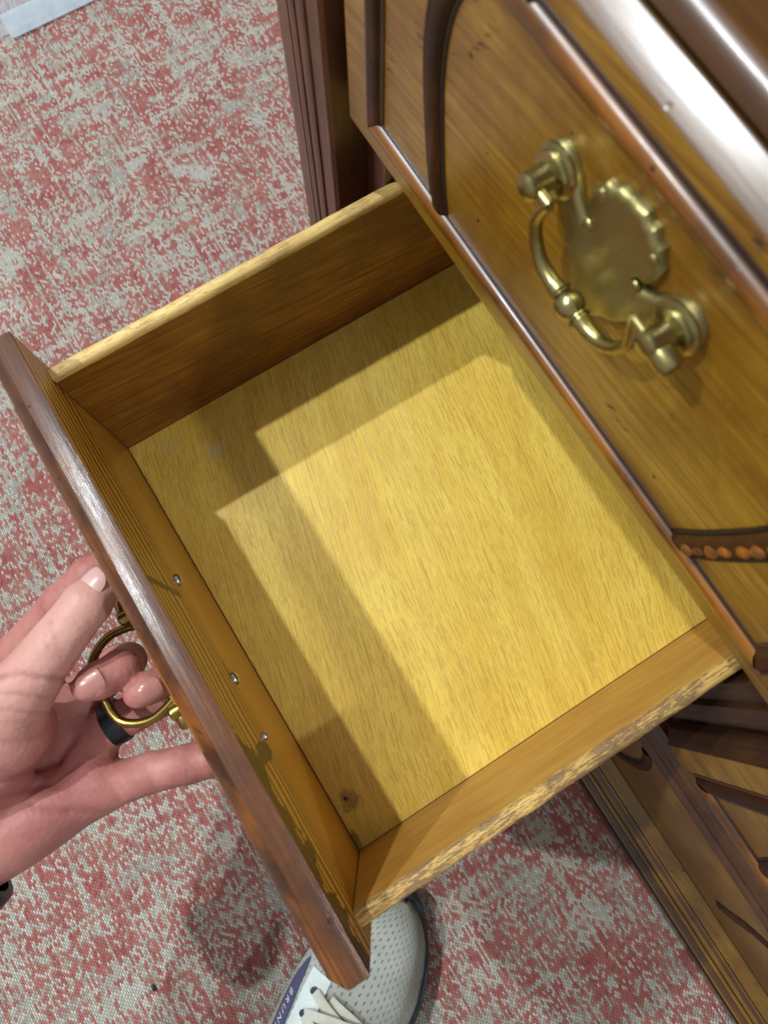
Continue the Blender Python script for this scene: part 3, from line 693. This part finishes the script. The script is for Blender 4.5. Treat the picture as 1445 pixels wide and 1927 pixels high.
    cr = C[ids[:, 0], ids[:, 1], ids[:, 2]]
    faces = []
    for dd in range(3):
        sl0 = [slice(1, -1)]*3; sl1 = [slice(1, -1)]*3; sl0[dd] = slice(0, -1); sl1[dd] = slice(1, None)
        a = s[tuple(sl0)]; b = s[tuple(sl1)]; e = np.argwhere(a != b)
        if not len(e): continue
        fl = a[tuple(e.T)]; off = np.ones(3, int); off[dd] = 0; e = e + off
        u, v = [(1, 2), (2, 0), (0, 1)][dd]; q = []
        for du, dv in ((0, 0), (-1, 0), (-1, -1), (0, -1)):
            g = e.copy(); g[:, u] += du; g[:, v] += dv; q.append(idx[tuple(g.T)])
        q = np.stack(q, 1); q[~fl] = q[~fl][:, ::-1]; faces.append(q)
    faces = np.concatenate(faces); faces = faces[(faces >= 0).all(1)]
    # one pass of relaxation
    for _ in range(2):
        nb = np.zeros_like(pos); ct = np.zeros(len(pos))
        for i in range(4):
            np.add.at(nb, faces[:, i], pos[faces[:, (i+1) % 4]]); np.add.at(ct, faces[:, i], 1)
        pos = pos*.5 + .5*nb/np.maximum(ct, 1)[:, None]
    return pos, faces, cr
person = thing('person', 'left hand of a person with black ring, fingers hooked through the brass drawer handle', 'person', (1.7, -1.4, .5))
pos, fc, cr = hand()
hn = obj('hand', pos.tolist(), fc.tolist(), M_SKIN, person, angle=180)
at = hn.data.attributes.new('crease', 'FLOAT', 'POINT'); at.data.foreach_set('value', np.clip(cr, 0, 1).astype(np.float32))
def nail(c, a, n, r, L, W, mat, bulge=.006):
    """curved plate lying on a fingertip: c centre on the bone line, a to the tip, n up"""
    c = Vector(c); a = Vector(a).normalized(); n = Vector(n); n = (n - a*n.dot(a)).normalized(); b = a.cross(n)
    v, f = [], []; K = 12
    for lay in (0, 1):
        for i in range(K+1):
            u = -1+2*i/K
            for j in range(K+1):
                t = -1+2*j/K; m = max(abs(u), abs(t)); q = (abs(u)**2.6+abs(t)**2.6)**(1/2.6); s = m/q if q > 0 else 1
                uu, tt = u*s, t*s; ph = tt*W
                rr = r + (.004 if lay == 0 else -.02) - .012*max(0, m-.75)*(1 if lay == 0 else 0) - .010*uu*uu*(uu > 0)
                v.append(tuple(c + a*uu*L*.5 + (math.sin(ph)*b + math.cos(ph)*n)*rr))
    N = (K+1)**2
    for i in range(K):
        for j in range(K):
            p = i*(K+1)+j; f.append((p, p+1, p+K+2, p+K+1)); f.append((N+p, N+p+K+1, N+p+K+2, N+p+1))
    for i in range(K):
        for (p, q) in ((i, i+1), (K*(K+1)+i, K*(K+1)+i+1), (i*(K+1), (i+1)*(K+1)), (i*(K+1)+K, (i+1)*(K+1)+K)): f.append((p, q, q+N, p+N))
    return obj('fingernail', v, f, mat, hn, angle=50)
nail((1.062, -.325, 1.045), (-.35, 1, -.04), (-.45, -.1, 1), .105, .16, .85, M_NAILT)
nail((1.427, -.615, .88), (0, -1, .05), (.08, -.05, 1), .096, .14, .80, M_NAIL)
nail((1.595, -.41, .80), (-.05, -.95, .25), (.28, .32, .95), .086, .12, .80, M_NAIL)
# ring: a flat band round the ring finger
def band(name, c, ax, r1, r2, w, sx, mat, parent, seg=48, upv=(0, 0, 1)):
    c = Vector(c); ax = Vector(ax).normalized(); u = (Vector(upv) - ax*ax.dot(Vector(upv))).normalized(); b = ax.cross(u)
    prof = [(-w, r1), (-w*.97, r2*.98), (-w*.7, r2*1.0), (0, r2*1.012), (w*.7, r2), (w*.97, r2*.98), (w, r1)]; v, f = [], []
    for d, r in prof:
        for k in range(seg):
            a = 2*math.pi*k/seg; v.append(tuple(c + ax*d + r*(math.cos(a)*b*sx + math.sin(a)*u)))
    m = len(prof)
    for i in range(m):
        j = (i+1) % m
        for k in range(seg): f.append((i*seg+k, i*seg+(k+1) % seg, j*seg+(k+1) % seg, j*seg+k))
    return obj(name, v, f, mat, parent)
band('ring', (1.607, -.745, .468), (.02, 1, .0), .113, .130, .046, 1, M_BLACK, person)
band('watch_strap', (1.76, -1.885, .47), (-.27, 1, -.15), .25, .285, .13, 1.45, M_BLACK, person)

# ------------------------------------------------------------------ shoe
sh = thing('sneaker', 'pale grey perforated sneaker with dark sole on the carpet under the drawer corner', 'shoe', (4.3, -.9, FL))
T = Vector((3.86, -.12, FL)); AX = Vector((.46, -.888, 0)).normalized(); PR = Vector((-AX.y, AX.x, 0))   # PR points to the photo's right
Ls = 2.95
def itp(t, tab):
    for (a, x), (b, y) in zip(tab, tab[1:]):
        if t <= b:
            u = (t-a)/(b-a); u = u*u*(3-2*u) if False else u; return x+(y-x)*u
    return tab[-1][1]
WT = [(0, .02), (.012, .13), (.04, .235), (.08, .325), (.14, .41), (.22, .47), (.30, .49), (.38, .48), (.5, .44), (.62, .39), (.75, .375), (.87, .36), (.95, .28), (.985, .16), (1, .03)]
HT = [(0, .16), (.02, .23), (.06, .31), (.14, .37), (.25, .45), (.35, .56), (.45, .68), (.55, .78), (.65, .82), (.8, .85), (.93, .88), (1, .80)]
CT = [(0, .0), (.2, .02), (.4, .03), (.6, .0), (1, -.02)]
def surf(s, t, off=0):
    """s along 0 toe .. 1 heel, t across -1..1"""
    w_, hh, cc = itp(s, WT), itp(s, HT), itp(s, CT); th = t*math.pi/2
    x = w_*math.copysign(abs(math.sin(th))**.85, th); z = .20 + hh*max(0, math.cos(th))**.62
    p = T + AX*(s*Ls) + PR*(x+cc-.085*min(1, s/.15)*min(1, (z-.2)/.2)) + Vector((0, 0, z))
    if off:
        e = .01; a = surf(min(1, s+e), t) - surf(max(0, s-e), t); b = surf(s, min(.99, t+e)) - surf(s, max(-.99, t-e))
        n = a.cross(b).normalized(); n = n if n.z > 0 or abs(t) > .9 else -n
        if n.dot(Vector((0, 0, 1)) + PR*x) < 0: n = -n
        p = p + n*off
    return p
def patch(s0, s1, t0, t1, ns, nt, off, mat, name, parent, mask=None, thick=.02, warp=None):
    v, f, uv = [], [], []
    for lay in (0, 1):
        for i in range(ns+1):
            for j in range(nt+1):
                a, b = i/ns, j/nt
                s, t = (s0+(s1-s0)*a, t0+(t1-t0)*b) if warp is None else warp(a, b)
                p = surf(s, t, off if lay == 0 else off-thick); v.append(tuple(p)); uv.append((s*Ls, t*.75))
    N = (ns+1)*(nt+1)
    for i in range(ns):
        for j in range(nt):
            p = i*(nt+1)+j; f.append((p, p+1, p+nt+2, p+nt+1)); f.append((N+p, N+p+nt+1, N+p+nt+2, N+p+1))
    for j in range(nt):
        for p in (j, ns*(nt+1)+j): f.append((p, p+1, p+1+N, p+N))
    for i in range(ns):
        for p in (i*(nt+1), i*(nt+1)+nt): f.append((p, p+nt+1, p+nt+1+N, p+N))
    return obj(name, v, f, mat, parent, uv=uv, angle=60)
ss = [0, .006, .015, .03, .05] + [.05+.93*i/60 for i in range(1, 61)] + [.99, 1.0]
v, f, uv = [], [], []; NT_ = 48
for s in ss:
    for j in range(NT_+1):
        t = -1+2*j/NT_; v.append(tuple(surf(s, t))); uv.append((s*Ls, t*.75))
for i in range(len(ss)-1):
    for j in range(NT_):
        t = abs(-1+2*(j+.5)/NT_)
        if ss[i] > .60 and t < .50 and ss[i] < .95: continue          # ankle opening
        p = i*(NT_+1)+j; f.append((p, p+1, p+NT_+2, p+NT_+1))
up = obj('upper', v, f, M_SH1, sh, uv=uv, angle=180)
md = up.modifiers.new('thickness', 'SOLIDIFY'); md.thickness = .0025; md.offset = -1
# sole
v, f = [], []; n = len(ss); prof = [(.90, 0), (1.01, .015), (1.05, .06), (1.06, .14), (1.045, .21), (1.02, .235), (.93, .24)]
ring = []
for s in ss: ring.append((s, 1))
for s in ss[::-1][1:-1]: ring.append((s, -1))
for k_, z in prof:
    for s, sg in ring:
        w_ = itp(s, WT); c0 = T + AX*(s*Ls) + PR*itp(s, CT)
        e = .035*(k_) * (1 if s < .5 else 1)
        ext = AX*((-.05 if s < .03 else (.04 if s > .97 else 0))*k_)
        v.append(tuple(c0 + ext + PR*sg*(w_*k_ + .012) + Vector((0, 0, z + (.05*max(0, (.12-s)/.12)**2 if z < .1 else 0) + .002))))
m = len(ring)
for a in range(len(prof)-1):
    for q in range(m): f.append((a*m+q, a*m+(q+1) % m, (a+1)*m+(q+1) % m, (a+1)*m+q))
f.append(tuple(range(m))); f.append(tuple((len(prof)-1)*m+q for q in range(m)))
obj('sole', v, f, M_SOLE, sh, angle=45)
patch(.275, .62, -.22, .20, 20, 14, .006, M_SH1, 'tongue', sh)
patch(0, 1, 0, 1, 24, 8, .014, M_SH2, 'eyelet_panel', sh, warp=lambda a, b: (.245+.39*a, -.52+.28*b+.03*math.sin(a*3.1)))
patch(0, 1, 0, 1, 24, 6, .014, M_SH2, 'eyelet_panel', sh, warp=lambda a, b: (.285+.35*a, .20+.13*b))
# laces
def lace(s0, t0, s1, t1, lift=.035, r=.036):
    pts = [surf(s0+(s1-s0)*i/12, t0+(t1-t0)*i/12, .018+lift*math.sin(math.pi*i/12)) for i in range(13)]
    v, f = tube(pts, r, 12, flat=.22, up=(0, 0, 1)); return obj('lace', v, f, M_LACE, sh)
for i in range(6):
    s = .285+.055*i
    lace(s, -.34, s+.045, .26); lace(s+.004, .26, s+.050, -.34, .075)
lace(.278, -.16, .293, .16, .03, .034)
for i in range(6):
    c = surf(.285+.052*i, -.36, .018); v, f = lathe([(0, .02), (.006, .03), (.008, .02)], c, (0, 0, 1), 12); obj('eyelet', v, f, M_SOLE, sh)
# small pale loop on the lace stay
v, f = tube([surf(.36+.05*i/8, .27+.02*math.sin(i/8*3.1), .035) for i in range(9)], [.012, .03, .034, .035, .034, .03, .024, .016, .008], 10, flat=.5, up=(0, 0, 1)); obj('lace_loop', v, f, M_SH2, sh)
# badge with lettering on the side
def bw(a, b):
    s = .235+.30*a; h_ = .105*math.sin(math.pi*min(1, max(0, a)))**.6
    return s, -.66+.04*a+(b-.5)*2*h_
bd = patch(0, 1, 0, 1, 30, 8, .012, M_BADGE, 'badge', sh, warp=bw, thick=.015)
tc = bpy.data.curves.new('badge_text', 'FONT'); tc.body = 'BRUNKAS'; tc.size = .066; tc.align_x = 'CENTER'; tc.align_y = 'CENTER'; tc.space_character = 1.5; tc.shear = .2
to = bpy.data.objects.new('tmp', tc); COL.objects.link(to); dg = bpy.context.evaluated_depsgraph_get(); dg.update()
me = bpy.data.meshes.new_from_object(to.evaluated_get(dg)); bpy.data.objects.remove(to)
v = []
for q in me.vertices:
    a = .50 + q.co.x/(.30*Ls); s, t = bw(max(.02, min(.98, a)), .5); v.append(tuple(surf(s, t + q.co.y/.62, .0145)))
obj('badge_lettering', v, [tuple(p.vertices) for p in me.polygons], M_PRINT, bd, smooth=False)

# ------------------------------------------------------------------ plastic sheet at the far corner, crumb on the carpet
ps = thing('plastic_sheet', 'clear glossy plastic sheet lying on the carpet in the upper left corner', 'plastic sheet', (-7, 3, FL))
n = 24; v, f = [], []
def wave(x, y): return FL+.012+.010*(1+math.sin(x*3+y*1.7))*.5
def sheet(name, x0, x1, y0, y1, z, m):
    v, f = [], []
    for lay in (0, 1):
        for i in range(n+1):
            for j in range(n+1):
                x = x0+(x1-x0)*i/n; y = y0+(y1-y0)*j/n; v.append((x, y, wave(x, y)+z+(.004 if lay else 0)))
    N = (n+1)**2
    for i in range(n):
        for j in range(n):
            p = i*(n+1)+j; f.append((p, p+1, p+n+2, p+n+1)); f.append((N+p, N+p+n+1, N+p+n+2, N+p+1))
    for i in range(n):
        for p, q in ((i, i+1), (n*(n+1)+i, n*(n+1)+i+1), (i*(n+1), (i+1)*(n+1)), (i*(n+1)+n, (i+1)*(n+1)+n)): f.append((p, q, q+N, p+N))
    obj(name, v, f, m, ps)
sheet('sheet', -9.0, -6.0, .55, 5, .002, M_FILM2)
sheet('folded_edge', -6.26, -5.90, .85, 5.0, .016, M_FILM)
v, f = ball((.0, 0, 0), .022, 8, (1.4, .8, .6)); 
cb = obj('crumb', [(a[0]+3.366, a[1]-2.33, a[2]+FL+.02) for a in v], f, M_BLACK, org=(3.366, -2.33, FL)); tag(cb, 'tiny black crumb on the carpet left of the sneaker', 'crumb')
